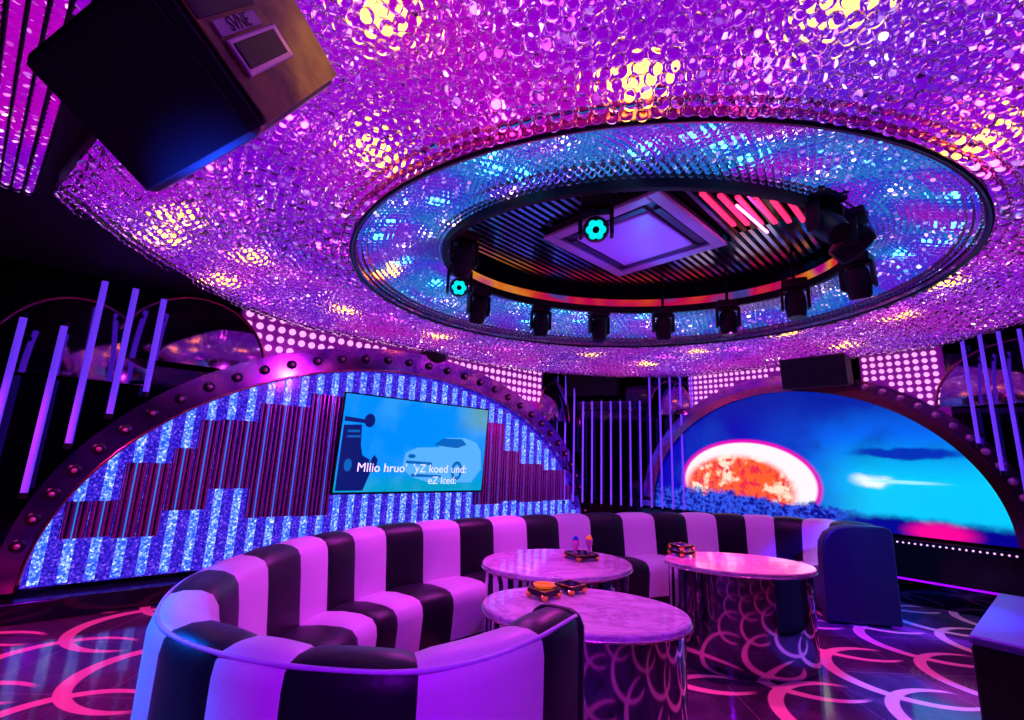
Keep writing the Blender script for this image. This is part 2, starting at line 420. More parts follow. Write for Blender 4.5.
ceiling_lamps(wh, m_white, .02, 'ceiling_lamp', 'tiny white lamp added for sparkle in the crystal ceiling', 'white sparkle lamps added above the crystals')  # white lamps scattered at random, added for bead sparkle
cy = []
while len(cy) < 46:
    a = rnd.uniform(0,2*PI); t = rnd.uniform(.1,.92); x_,y_,z_ = bowl_pt(a,t); 
    if all(math.hypot(x_-z[0],y_-z[1]) > .2 for z in cy): cy.append((x_,y_))
ceiling_lamps(cy[:26], m_cyan_lamp, .035, 'ceiling_lamp', 'cyan lamp glowing through the crystal bowl', 'cyan lamps above the bowl crystals')
ceiling_lamps(cy[26:], m_white, .022, 'ceiling_lamp', 'tiny white lamp added for sparkle in the crystal bowl', 'white sparkle lamps added above the bowl crystals')  # added white points that make the bowl beads sparkle

# ------------------------------------------------------------------ oval recess
RC = (1.07, 3.83)
def oval(k, n=96, da=0): return [(RC[0]+(1.66+k)*math.cos(2*PI*i/n+da), RC[1]+(1.22+k)*math.sin(2*PI*i/n+da)) for i in range(n)]
rec = empty('ceiling_recess', 'dark oval recess in the crystal ceiling with a red and orange lit rim', 'ceiling recess', (0,0,0))
def wall_ring(k0, k1, z0, z1, m, name):
    bm = BM(); A, B = oval(k0), oval(k1)
    V = [[bm.verts.new((*p, z)) for p in P_] for P_, z in ((A,z0),(A,z1),(B,z1),(B,z0))]
    for i in range(96):
        for k in range(4): bm.faces.new((V[k][i],V[k][(i+1)%96],V[(k+1)%4][(i+1)%96],V[(k+1)%4][i]))
    return link(name, bm, m, rec, smooth='auto')
wall_ring(0,.03,3.15,3.22,m_matt,'rim')
wall_ring(.0,.03,3.22,3.30,m_fascia,'lit_strip')
wall_ring(.034,.042,3.15,3.34,m_matt,'glow_shield')  # shield added to keep the fascia glow off the outer beads
wall_ring(.0,.03,3.30,3.46,m_black,'side_panel')
bm = BM(); prof = oval(.03)
A = [bm.verts.new((*p,3.46)) for p in prof]; B = [bm.verts.new((*p,3.50)) for p in prof]
bm.faces.new(A); bm.faces.new(B[::-1])
for i in range(96): bm.faces.new((A[i],A[(i+1)%96],B[(i+1)%96],B[i]))
link('top_panel', bm, m_black, rec)
# mirrored slats running across the recess roof, either side of the cassette
def slat(i, off, side):
    d = Vector((.70,.71,0)).normalized() ; n = Vector((-d.y,d.x,0))
    c = Vector((RC[0]-.05,RC[1]-.12,3.44)) + n*off
    # clip to the oval
    hits = []
    for k in range(-200,201):
        p = c + d*(k*.01); e = ((p.x-RC[0])/1.60)**2 + ((p.y-RC[1])/1.17)**2
        if e < 1: hits.append(k*.01)
    return c, d, n, (hits[0], hits[-1]) if hits else None
ACR = math.radians(45)
k_ = 0
for i in range(-19, 20):
    off = i*.068
    c, d, n, h = slat(i, off, 0)
    if not h or h[1]-h[0] < .15: continue
    spans = [h] if abs(off) > .56 else [(h[0], -.62), (.62, h[1])]
    for a, b in spans:
        if b-a < .1: continue
        bm = BM(); p0 = c+d*a; p1 = c+d*b
        M = Matrix.Translation((p0+p1)/2) @ Matrix.Rotation(math.atan2(d.y,d.x),4,'Z')
        box(bm, -(b-a)/2,(b-a)/2,-.015,.015,-.028,.02, M)
        link('slat', bm, m_slat, rec)
# air-conditioning cassette
ac = empty('air_conditioner', 'square white ceiling air conditioner cassette glowing violet inside the dark recess', 'air conditioner', (1.0,3.68,3.36), math.radians(43))
bm = BM(); box(bm, -.52,.52,-.5,.5,.0,.09); link('body', bm, m_acd, ac, bevel=.01)
bm = BM(); 
for (a,b,c,d) in ((-.56,.56,-.54,-.44),(-.56,.56,.44,.54),(-.56,-.46,-.44,.44),(.46,.56,-.44,.44)): box(bm, a,b,c,d,-.03,.0)
link('frame_panel', bm, m_ac, ac, bevel=.008)
bm = BM(); box(bm, -.36,.36,-.34,.34,-.035,.0); link('grille', bm, m_ac, ac, bevel=.02)
for rot in range(4):
    bm = BM(); box(bm, -.34,.34,.365,.43,-.022,-.004, Matrix.Rotation(rot*PI/2,4,'Z')); link('air_vane', bm, m_acd, ac, bevel=.005)
# red signal light bar in the recess
tag(link('neon_bar', tube(BM(), [(1.56,3.05,3.33),(1.98,3.42,3.33)], .010), m_pink, smooth=True), 'thin pink neon bar beside the right corner of the air conditioner', 'light')
rl = empty('red_light_panel', 'set of red light bars between the slats at the right of the dark recess', 'light panel', (1.30,3.02,3.40), math.radians(45))
for k in range(6):
    bm = BM(); box(bm, .02*k,.62-.03*k,-.016,.016,-.01,.01, Matrix.Translation((.12*k*.7,-.085*k,0)))
    link('red_light_bar', bm, m_redbar, rl)
bm = BM(); box(bm, .0,.8,-.5,.05,.012,.03); link('backing', bm, m_black, rl)

# moving heads
def flower(bm, r, y):
    for k in range(6): cyl(bm, (r*.62*math.cos(k*PI/3), y, r*.62*math.sin(k*PI/3)), r*.42, .012, 16, axis='y')
    return bm
def moving_head(x_, y_, z, yaw, tilt, label, lit=False):
    t = empty('moving_head_light', label, 'stage light', (x_,y_,z), yaw, 'moving head lights round the recess')
    bm = BM(); box(bm, -.10,.10,-.09,.09,-.07,.0); link('base', bm, m_matt, t, bevel=.012)
    bm = BM(); cyl(bm, (0,0,(3.452-z)/2), .015, 3.452-z, 12); cyl(bm, (0,0,3.445-z), .045, .012, 16); link('mounting_pole', bm, m_dark_metal, t, smooth='auto')
    bm = BM(); box(bm, -.115,-.09,-.045,.045,-.27,-.07); box(bm, .09,.115,-.045,.045,-.27,-.07); box(bm,-.115,.115,-.045,.045,-.095,-.07)
    link('yoke', bm, m_matt, t, bevel=.008)
    M = Matrix.Translation((0,0,-.22)) @ Matrix.Rotation(tilt,4,'X')
    bm = BM(); lathe(bm, [(.045,.12),(.075,.10),(.085,.04),(.085,-.04),(.078,-.10),(.07,-.125)], 20)
    h = link('head', bm, m_matt, t, smooth='auto', M=M)
    bm = BM(); cyl(bm, (0,0,-.128), .062, .01, 24)
    link('lens', bm, m_dark_metal, h, M=M)
    if lit:
        bm = BM(); flower(bm, .062, 0); bmesh.ops.transform(bm, matrix=M @ Matrix.Translation((0,0,-.137)) @ Matrix.Rotation(PI/2,4,'X'), verts=bm.verts)
        link('cyan_lamp_ring', bm, m_cyan, h)
        bm = BM(); cyl(bm, (0,0,-.148), .022, .01, 16); link('lens_hub', bm, m_matt, h, M=M)
    return t
heads = [(.30,5.0,0,'hanging on the far rim, second from its left end'),(.96,5.08,0,'hanging on the far rim, third from the left'),(1.63,4.92,0,'at the middle of the far rim, fourth from the left'),
         (2.2,4.62,0,'on the far rim right of the middle, fifth from the left'),(2.52,4.0,0,'largest black head hanging at the right bend of the rim'),(2.68,3.45,0,'hanging at the far right end of the recess'),(-.36,4.55,0,'hanging low beside the lit one at the recess left end')]
for i, (a,b,c,l) in enumerate(heads):
    moving_head(a,b,3.17 if i else 3.17, [.1,.2,-.1,-.3,-.5,-.9,.5][i], [.05,-.1,.12,.0,-.12,.2,.3][i], 'black moving head light '+l)
def face_cam(x_, y_, z, label):
    yaw = math.atan2(x_, -y_) if False else math.atan2(-x_, y_)
    tilt = -math.radians(90) + math.atan2(z-.2-1.5, math.hypot(x_, y_))
    return moving_head(x_, y_, z, yaw, tilt, label, True)
face_cam(.52,2.86,3.22,'black moving head light with a cyan flower lamp in front of the air conditioner')
face_cam(-.50,4.0,3.2,'black moving head light with a cyan flower lamp at the left end of the recess')
moving_head(2.25,2.9,3.22,.8,.9,'black moving head light tilted sideways at the upper right of the recess')
moving_head(1.95,2.72,3.24,.3,-.7,'black moving head light behind the tilted one at the near right rim')
moving_head(-.42,3.5,3.25,.3,.5,'black moving head light on the near left rim above the cyan flower lamp')

# ------------------------------------------------------------------ TV wall (left wall, local frame FL)
TCX, TA, TB, TZ = 2.72, 3.68, 2.42, .22
def arch(cx, a, b, z0, n=72, k=0):
    return [(cx-(a+k)*math.cos(PI*i/n), z0+(b+k)*math.sin(PI*i/n)) for i in range(n+1)]
def arch_h(s, cx, a, b, z0):
    u = (s-cx)/a
    return z0+b*math.sqrt(max(0,1-u*u))
tw = empty('television_feature_wall', 'large arched wall panel of blue backlit crystal strips and wine mirror rods around the television', 'wall panel', (0,0,0)); tw.matrix_world = FL
bm = BM(); prism(bm, arch(TCX,TA,TB,TZ), -.10, -.04); link('crystal_panel', bm, m_crystal, tw)
inn = arch(TCX,TA,TB,TZ,72,-.01)
out = [(x_+ (0.10 if x_ > TCX else -.10)*abs(x_-TCX)/TA*1.6, z+.10+.20*max(0,math.sin(PI*i/72))) for i,(x_,z) in enumerate(arch(TCX,TA,TB,TZ))]
out[0] = (out[0][0], TZ); out[-1] = (out[-1][0], TZ)
bm = BM(); strip(bm, inn, out, -.24, -.04); link('mirror_rim', bm, m_rim, tw, smooth='auto')
bm = BM(); tube(bm, [(a,-.25,b) for a,b in inn], .014); link('rim_edge', bm, m_rim2, tw, smooth=True)
for i in range(3, 70, 2):
    a = ((inn[i][0]+out[i][0])/2, (inn[i][1]+out[i][1])/2)
    bm = BM(); lathe(bm, [(.028,0),(.05,.008),(.055,.02),(.04,.03)], 14); bmesh.ops.transform(bm, matrix=Matrix.Translation((a[0],-.24,a[1])) @ Matrix.Rotation(PI/2,4,'X'), verts=bm.verts)
    bb = link('round_stud', bm, m_dark_metal, tw, smooth='auto')
    bm = BM(); ball(bm, (a[0],-.272,a[1]), .024, 2); link('stud_bulb', bm, m_bulb, bb, smooth=True)
def mid(s):
    for s0,s1,b,t in ((-1.1,-.72,.9,.9),(-.72,-.3,.62,.95),(-.3,-.02,.60,1.31),(-.02,.12,.84,1.47),(.12,.42,.84,1.78),(.42,.66,1.05,1.80),(.66,.80,1.04,2.0),(.80,1.34,.73,2.02),(1.34,1.7,.72,2.2),
                      (1.7,4.0,.98,2.2),(4.0,4.5,.77,2.06),(4.5,4.95,.81,1.62),(4.95,5.4,.78,1.42),(5.4,6.2,.79,1.32)):
        if s0 <= s < s1: return b, t
    return .9, .9
s = -.86
while s < 6.3:
    top = arch_h(s+.06,TCX,TA,TB,TZ)-.04; b, t = mid(s); b = min(b, top); t = min(t, top)
    for z0, z1 in ((TZ+.02,b),(t,top)):
        if z1-z0 > .06:
            bm = BM(); box(bm, s-.038,s+.038,-.135,-.10,z0,z1); link('light_strip', bm, m_strip, tw, bevel=.008)
    if t-b > .1:
        bm = BM(); box(bm, s-.09,s+.09,-.125,-.10,b,t); bb = link('dark_backing', bm, m_black, tw)
        bm = BM()
        for dx in (-.068,-.022,.022,.068): cyl(bm, (s+dx,-.138,(b+t)/2), .017, t-b, 12)
        link('mirror_rod', bm, m_rod, tw, smooth='auto')
        bm = BM(); box(bm, s-.004,s+.004,-.135,-.126,b,t); link('rod_highlight', bm, m_cyanline, bb)
    s += .188
# ledge below
bm = BM(); box(bm, -3.2,6.5,-.38,-.02,0,.17); o = struct('trim_left', bm, m_black, bevel=.01); o.matrix_world = FL

# television
tv = empty('television', 'wide flat television showing a blue picture of a man and a car with subtitles', 'television', (0,0,0)); tv.matrix_world = FL
TVM = Matrix.Translation((2.83,-.26,1.615)) @ Matrix.Rotation(math.radians(4),4,'X')
W_, H_ = 1.16, .62
bm = BM(); box(bm, -W_-.02,W_+.02,0,.06,-H_-.03,H_+.02,TVM); box(bm,-.3,.3,.06,.14,-.25,.25,TVM); link('casing', bm, m_black, tv, bevel=.006)
m_tvbg = mat('screen_blue', (0,.1,.2), .2); q = NB(m_tvbg); v, x = q.obj()
n = q.noise(v, 1.6, 2)
e = q.mix(q.step(x[2], 1.05,1.35), (.0,.35,.55), (.0,.27,.95))
e = q.mix(q.m_('MULTIPLY', q.step(x[0], 3.3,3.9), q.step(x[2],1.75,2.05)), e, (.12,.32,.30))
e = q.mix(q.m_('MULTIPLY', q.step(n,.5,.7),.25), e, (.1,.5,.9)); q.emit(e, 1.0)
bm = BM(); box(bm, -W_,W_,-.006,-.001,-H_,H_,TVM); scr = link('screen', bm, m_tvbg, tv)
m_navy = mat('picture_navy', (0,0,0), .3, emit=(.002,.01,.16), es=1.)
m_lt = mat('picture_light_blue', (0,0,0), .3, emit=(.10,.45,1.), es=1.)
m_md = mat('picture_mid_blue', (0,0,0), .3, emit=(.0,.13,.55), es=1.)
m_txt = mat('subtitle_white', (1,1,1), .3, emit=(.65,.75,1.), es=1.1)
def pic(name, polys, m, y):
    bm = BM()
    for p in polys: prism(bm, p, y-.001, y)
    return link(name, bm, m, scr, M=TVM)
def blob(cx, cz, a, b, n=20, ph=0): return [(cx+a*math.cos(2*PI*i/n), cz+b*math.sin(2*PI*i/n)) for i in range(n)]
pic('picture_man', [blob(-.80,.30,.075,.09),[(-1.14,.22),(-.90,.24),(-.88,-.02),(-.80,-.3),(-.86,-.6),(-1.14,-.6)],[(-1.14,.33),(-.86,.31),(-.86,.26),(-1.14,.27)],
     [(-.92,-.12),(-.74,-.2),(-.70,-.36),(-.78,-.6),(-.9,-.6)],[(-.72,-.22),(-.68,-.14),(-.62,-.2),(-.64,-.36),(-.72,-.36)]], m_navy, -.008)
pic('picture_shirt', [blob(-1.02,-.28,.05,.08),[(-1.08,.16),(-.92,.17),(-.92,.14),(-1.08,.13)],[(-1.08,.09),(-.90,.1),(-.90,.075),(-1.08,.065)]], m_md, -.010)
pic('picture_car_body', [[(-.25,-.30),(-.22,-.10),(-.05,-.02),(.30,.0),(.42,.14),(.75,.16),(.98,.10),(1.08,-.02),(1.12,-.30),(.95,-.50),(.2,-.50),(-.1,-.42)]], m_lt, -.009)
pic('picture_car_detail', [[(.22,.03),(.36,.13),(.70,.14),(.80,.06),(.62,.0)],blob(.66,-.33,.10,.14),[(-.2,-.2),(.22,-.22),(.22,-.26),(-.2,-.24)],[(-.1,-.38),(.4,-.40),(.4,-.43),(-.1,-.42)],blob(-.12,-.14,.06,.03)], m_md, -.011)
pic('picture_wheel', [blob(.66,-.33,.055,.09)], m_lt, -.013)
def text(s_, x_, z_, size, name='subtitle'):
    cu = bpy.data.curves.new(name, 'FONT'); cu.body = s_; cu.size = size; cu.extrude = .0008; cu.offset = .0; cu.materials.append(m_txt)
    o = bpy.data.objects.new(name, cu); COL.objects.link(o)
    o.parent = scr; o.matrix_local = TVM @ Matrix.Translation((x_,-.016,z_)) @ Matrix.Rotation(PI/2,4,'X'); return o
text("Mllio hruo'  'yZ koed und:", -.90,-.36,.165); text('eZ lced:', .18,-.52,.15)

# ------------------------------------------------------------------ LED screen (right wall, frame FR: x = -s)
SCX, SA, SB, SZ = -1.57, 2.17, 1.83, .78
m_led = mat('led_picture', (.01,.01,.03), .25); q = NB(m_led); v, x = q.obj(); X_, Z_ = x[0], x[2]
n1 = q.noise(v, 1.3, 4, .55, .5); n2 = q.noise(v, 3.5, 5, .6)
side = q.step(X_, -2.4, -.6)                         # left dark blue -> right cyan
sky = q.mix(side, (.0,.0,.45), (.0,.13,.9))
sky = q.mix(q.step(n1,.46,.7), sky, (.0,.03,.5))
low = q.m_('MULTIPLY', q.step(Z_,2.05,1.35), q.step(X_, -1.5,-.5))
sky = q.mix(low, sky, (.0,.60,1.))
sky = q.mix(q.m_('MULTIPLY', q.step(Z_,1.95,2.5),.9), sky, (.0,.01,.36))
cl = q.step(q.ell(X_, q.m_('ADD', Z_, q.m_('MULTIPLY',n2,.15)), -.25,1.83,.62,.075), 1.15,.6)
sky = q.mix(cl, sky, (.0,.03,.5))
fl = q.step(q.ell(X_, q.m_('ADD', Z_, q.m_('MULTIPLY',n2,.2)), -.62,1.50,.24,.09), 1.2,.3)
sky = q.mix(fl, sky, (.9,1.,1.))
fl2 = q.step(q.ell(X_, Z_, -.30,1.40,.40,.025), 1.3,.3); sky = q.mix(fl2, sky, (.35,.9,1.))
halo = q.step(q.ell(X_,Z_,-2.2,1.27,1.06,.68), 1.,.93); sky = q.mix(halo, sky, (.85,.0,.5))
moon = q.step(q.ell(X_,Z_,-2.2,1.27,.99,.62), 1.0,.95)
mo = q.mix(q.step(n2,.40,.50), (1.,.8,.6), (1.,.12,.01))
mo = q.mix(q.step(q.noise(v,7,5,.7),.52,.6), mo, (.9,.02,.05))
inner = q.step(q.ell(X_,Z_,-2.33,1.17,.80,.50), 1.12,.9)
mo = q.mix(inner, (1.,.95,1.), mo); sky = q.mix(moon, sky, mo)
ridge = q.m_('ADD', q.m_('MULTIPLY', q.noise(v, 5, 5, .7), .38), q.m_('MULTIPLY', q.step(X_,-2.6,-1.4),-.10))
tr = q.step(q.m_('SUBTRACT', Z_, ridge), .98,.90)
tr = q.m_('MULTIPLY', tr, q.step(X_, -.55,-1.1))
sky = q.mix(tr, sky, q.ramp(q.noise(v,22,4), [(.4,(.0,.0,.25)),(.6,(.03,.10,.9))]))
hz = q.step(q.m_('SUBTRACT', Z_, q.m_('MULTIPLY', n2, .2)), .92,.80); sky = q.mix(q.m_('MULTIPLY', hz, q.step(X_,-1.1,-.8)), sky, (.0,.0,.28))
rd = q.step(q.ell(X_,Z_,-.02,.84,.38,.14), 1.1,.4); sky = q.mix(rd, sky, (1.,.0,.32))
q.emit(sky, 1.0)
ls = empty('led_screen', 'arched screen showing a big orange moon over blue trees and a cyan sky', 'screen', (0,0,0)); ls.matrix_world = FR
bm = BM(); prism(bm, arch(SCX,SA,SB,SZ), -.12, -.03); link('display_panel', bm, m_led, ls)
bm = BM(); strip(bm, arch(SCX,SA,SB,SZ,72,.0), arch(SCX,SA,SB,SZ,72,.11), -.20, -.03); link('frame', bm, m_rim2, ls, smooth='auto')
bm = BM(); strip(bm, arch(SCX,SA,SB,SZ,72,.11), [(a,b) for a,b in arch(SCX,SA,SB,SZ,72,.26)], -.12,-.03); link('outer_rim', bm, m_rim, ls, smooth='auto')
for i, (a,b) in enumerate(arch(SCX,SA,SB,SZ,72,.18)):
    if 40 < i < 70 and i%2 == 0:
        bm = BM(); ball(bm, (a,-.15,b), .045, 2); link('rim_bulb', bm, m_bulb, ls, smooth=True)
# low stage in front of the screen
bm = BM(); box(bm, -4.0,3.2,-.20,-.02,.30,.74); o = struct('trim_right', bm, m_black, bevel=.01); o.matrix_world = FR
bm = BM(); box(bm, -4.0,3.2,-.06,-.0,0,.30); ul = link('added_glow_strip', box(BM(), -3.9,3.1,-.16,-.10,.275,.298), mat('floor_glow_strip',(.2,.1,.9),.3,emit=(.25,.0,1.),es=2.2)); ul.matrix_world = FR; tag(ul, 'added violet glow strip under the black ledge below the moon screen', 'light')  # unseen strip added to spread violet glow over the floor
bm = BM(); box(bm, -4.0,3.2,-.06,-.0,0,.27)
o = struct('baseboard_right', bm, m_mirror_wall); o.matrix_world = FR
bm = BM()
for i in range(46): ball(bm, (-1.9+i*.055,-.205,.70), .012, 1)
sl = link('string_lights', bm, m_dot); sl.matrix_world = FR; tag(sl, 'string of tiny pink lights along the ledge under the moon screen', 'string lights')

# ------------------------------------------------------------------ friezes of round lamps
def frieze(M, s0, s1, z1, pitch, rows_, under, label, rad, lip=3.2):
    t = empty('dot_light_frieze', label, 'light panel', (0,0,0)); t.matrix_world = M
    n = int((s1-s0)/.1); low = [(s0+(s1-s0)*i/n, min(z1-.12, under(s0+(s1-s0)*i/n))) for i in range(n+1)]
    bm = BM(); strip(bm, low, [(a,z1) for a,b in low], -.045, -.005); link('panel', bm, m_frieze, t)
    bm = BM(); 
    s_ = s0+pitch*.6
    while s_ < s1-.04:
        for k in range(rows_):
            z = z1-.06-k*pitch
            if z > under(s_)+.04: cyl(bm, (s_,-.05,z), rad, .02, 12, axis='y')
        s_ += pitch
    d = link('dot_lamps', bm, m_dot, t); d['kind'] = 'stuff'
    return t
frieze(FL, .42, 5.45, 3.13, .125, 5, lambda s: arch_h(s,TCX,TA+.17,TB+.30,TZ)-.02 if s > .8 else 2.56, 'strip of round pink white lamps above the television arch', .040)
frieze(FR, -3.1, -1.5, 3.13, .088, 8, lambda s: arch_h(s,SCX,SA+.24,SB+.25,SZ), 'grid of small round pink lamps above the moon screen, left of the black speaker', .026)
frieze(FR, -.62, .22, 3.13, .088, 9, lambda s: arch_h(s,SCX,SA+.24,SB+.25,SZ), 'grid of small round pink lamps above the moon screen, right of the black speaker', .028)

# ------------------------------------------------------------------ arched mirrors on the upper walls
def half_arch(M, cx, a, b, z0, label, y=-.02, cutl=None, cutr=None):
    n = 32; p = [(cx-a*math.cos(PI*i/n), z0+b*math.sin(PI*i/n)) for i in range(n+1)]
    p = [((max(x_,cutl) if cutl is not None else x_), z) for x_,z in p]; p = [((min(x_,cutr) if cutr is not None else x_), z) for x_,z in p]
    t = empty('arched_mirror', label, 'mirror', (0,0,0)); t.matrix_world = M
    bm = BM()
    prev = None; vs = []
    # shallow bulge, so that it mirrors the whole ceiling
    rings = []
    for k in range(5):
        f = 1-k*.23; dep = y-.03-.10*(1-f*f)
        dep = y-.03-.17*(1-f*f)
        rings.append([bm.verts.new((cx+(px_-cx)*f, dep, z0+(pz_-z0)*f)) for px_, pz_ in p])
    back = [bm.verts.new((px_, y, pz_)) for px_, pz_ in p]
    seq = [back]+rings
    for A, B in zip(seq, seq[1:]):
        for i in range(n):
            if (A[i].co-A[i+1].co).length > 1e-5 or (B[i].co-B[i+1].co).length > 1e-5:
                bm.faces.new((A[i],A[i+1],B[i+1],B[i]))
    bm.faces.new(rings[-1])
    link('mirror_glass', bm, m_dome, t, smooth='auto')
    bm = BM(); tube(bm, [(a_,y-.03,b_) for a_,b_ in p], .02); link('mirror_frame', bm, m_rim2, t, smooth=True)
    return t
half_arch(FL, -.95, .62, .80, 2.08, 'arched violet mirror panel behind the light tubes at the far left')
half_arch(FL, .02, .72, .78, 2.34, 'arched violet mirror panel at the upper left end of the television arch', y=-.05)
half_arch(FL, -2.3, .62, .8, 2.08, 'arched violet mirror panel left of the light tubes, at the frame edge')
half_arch(FL, 5.75, .42, .75, 2.2, 'small arched mirror panel in the corner right of the television arch', y=-.05)
half_arch(FR, -3.45, .42, .62, 2.35, 'small arched mirror panel at the upper left of the moon screen', y=-.05)
half_arch(FR, .95, .85, .75, 2.30, 'arched violet mirror panel behind the light tubes right of the moon screen')

# ------------------------------------------------------------------ light tubes
def light_tube(M, s_, z0, z1, label, grp, r=.022, y=-.34):
    t = empty('light_tube', label, 'light tube', (0,0,0), group=grp); t.matrix_world = M
    bm = BM(); cyl(bm, (s_,y,(z0+z1)/2), r, z1-z0, 12); link('tube', bm, m_tube, t, smooth='auto')
    bm = BM(); 
    for z in (z0,z1): cyl(bm, (s_,y,z), r*1.25, .05, 12)
    link('end_cap', bm, m_dark_metal, t, smooth='auto')
    bm = BM(); box(bm, s_-.012,s_+.012,y,-.0,z1-.16,z1-.12); box(bm, s_-.012,s_+.012,y,-.0,z0+.12,z0+.16); link('wall_bracket', bm, m_dark_metal, t)
for s_, z0, z1, w in ((-1.31,.9,2.58,'leftmost violet light tube, short, by the frame edge'),(-1.04,1.02,2.56,'violet light tube on the dark wall, second from the left, with a bright lower end'),
                      (-.83,1.45,3.06,'tall violet light tube, third from the left, starting left of the blue arch'),(-.59,1.74,3.05,'violet light tube on the left wall, fourth from the left'),
                      (-.35,1.98,3.0,'violet light tube on the left wall nearest to the television arch')):
    light_tube(FL, s_, z0, z1, w, 'light tubes on the left wall', .026, -.03-.24)
for i in range(16):
    f = i/15; s_ = .03+1.62*f*1.02; x_ = -.42+2.6*f
    z1 = 3.12 if (i < 4 or i > 10) else 2.62
    light_tube(FD, x_*1.0, .75, z1, 'thin violet light tube on the dark corner wall, '+('full height, left of the black speaker' if i < 4 else 'short, below the black speaker' if i <= 10 else 'full height, right of the black speaker'),
               'light tubes on the corner wall', .016, -.42)
for s_, z0, w in ((.43,1.84,'first'),(.58,1.55,'second'),(.73,1.25,'third'),(.89,.9,'fourth'),(1.06,.8,'fifth')):
    light_tube(FR, s_, z0, 3.12, 'violet light tube right of the moon screen, %s from the screen' % w, 'light tubes on the right wall', .018, -.30)

# ------------------------------------------------------------------ black speakers on the walls
def wall_speaker(M, c, w, h, d, label, tilt=.12):
    t = empty('wall_speaker', label, 'speaker', (0,0,0)); t.matrix_world = M
    T = Matrix.Translation(c) @ Matrix.Rotation(tilt,4,'X')
    bm = BM(); box(bm, -w/2,w/2,-d,0,-h/2,h/2,T); link('cabinet', bm, m_matt, t, bevel=.015)
    bm = BM(); box(bm, -w/2+.02,w/2-.02,-d-.012,-d,-h/2+.02,h/2-.02,T); link('grille', bm, m_speaker, t, bevel=.006)
    bm = BM(); box(bm, -.05,.05,0,-c[1]*.9,-.05,.05,Matrix.Translation(c)); link('bracket', bm, m_dark_metal, t)
wall_speaker(FR, (-1.06,-.22,2.84), .78, .42, .30, 'wide black speaker mounted above the moon screen')
wall_speaker(FD, (.42,-.15,2.93), .98, .40, .28, 'wide black speaker over the light tubes in the corner')
t = empty('dome_speaker', 'small round black speaker on the lamp strip above the television', 'speaker', (0,0,0)); t.matrix_world = FL
bm = BM(); ball(bm, (3.0,-.16,2.98), .15, 3, (1.5,1,1)); 
for v_ in bm.verts: v_.co.x = 3.0+(v_.co.x-3.0*1.5)/1.0 if False else v_.co.x
link('shell', bm, m_matt, t, smooth=True)
bm = BM(); cyl(bm, (3.0,-.03,2.98), .05,.1,16,axis='y'); link('mount', bm, m_dark_metal, t)

# ------------------------------------------------------------------ big hanging speaker, upper left
C0 = Vector((-.665,1.081,2.299)); a_ = Vector((-1.082,1.258,2.197))-C0; b_ = Vector((-.639,1.41,2.767))-C0
c_ = Vector((-.135,-.262,.176))*1.10
sp = empty('hanging_speaker', 'big black loudspeaker hanging at the upper left, its side lit yellow', 'speaker', tuple(C0))
def hexa(bm, o, a, b, c, mi=0):
    vs = [bm.verts.new(o+a*i+b*j+c*k) for i in (0,1) for j in (0,1) for k in (0,1)]
    for f in ((0,1,3,2),(4,5,7,6),(0,1,5,4),(2,3,7,6),(0,2,6,4),(1,3,7,5)): bm.faces.new([vs[i] for i in f]).material_index = mi
    return bm
bm = BM(); hexa(bm, Vector((0,0,0)), a_, b_, c_); link('cabinet', bm, m_speaker, sp, bevel=.035)
na = a_.normalized(); nb = b_.normalized(); nc = c_.normalized()
out_n = -na   # side plate faces away from the grille width
bm = BM(); hexa(bm, -na*.004 + b_*.05 + c_*.04, -na*.006, b_*.92, c_*.94); link('side_panel', bm, m_side, sp, bevel=.003)
bm = BM(); hexa(bm, -na*.010 + b_*.12 + c_*.30, -na*.012, b_*.46, c_*.23); pl = link('connector_plate', bm, m_plate, sp, bevel=.006)
bm = BM(); hexa(bm, -na*.022 + b_*.15 + c_*.34, -na*.004, b_*.38, c_*.16); link('socket_well', bm, m_matt, pl, bevel=.004)
bm = BM(); hexa(bm, -na*.010 + b_*.12 + c_*.55, -na*.008, b_*.36, c_*.09); lb = link('name_plate', bm, mat('lilac_label',(.65,.4,.8),.4), sp, bevel=.002)
bm = BM(); hexa(bm, Vector((0,0,0)) + a_*.06 + b_*-.0 + c_*.05, a_*.88, -b_.normalized()*.008, c_*.9); link('grille', bm, m_speaker, sp, bevel=.004)
bm = BM(); tube(bm, [a_*.5+b_*.9+c_*.5, a_*.5+b_*.9+c_*.5+Vector((0,0,.62))], .02); link('hanging_rod', bm, m_dark_metal, sp, smooth=True)
cu = bpy.data.curves.new('lettering','FONT'); cu.body = 'SVNE'; cu.size = .045; cu.extrude = .0006; cu.align_x = 'CENTER'; cu.align_y = 'CENTER'; cu.materials.append(m_matt)
o = bpy.data.objects.new('lettering', cu); COL.objects.link(o); o.parent = sp
X1 = nb; Z1 = -na; Y1 = Z1.cross(X1)
o.matrix_local = Matrix.Translation(-na*.0195 + b_*.30 + c_*.595) @ Matrix((X1,Y1,Z1)).transposed().to_4x4()

bm = BM(); hexa(bm, -na*.010 + b_*.06 + c_*.67, -na*.003, b_*.48, c_*.22); link('upper_recess', bm, m_matt, sp, bevel=.003)
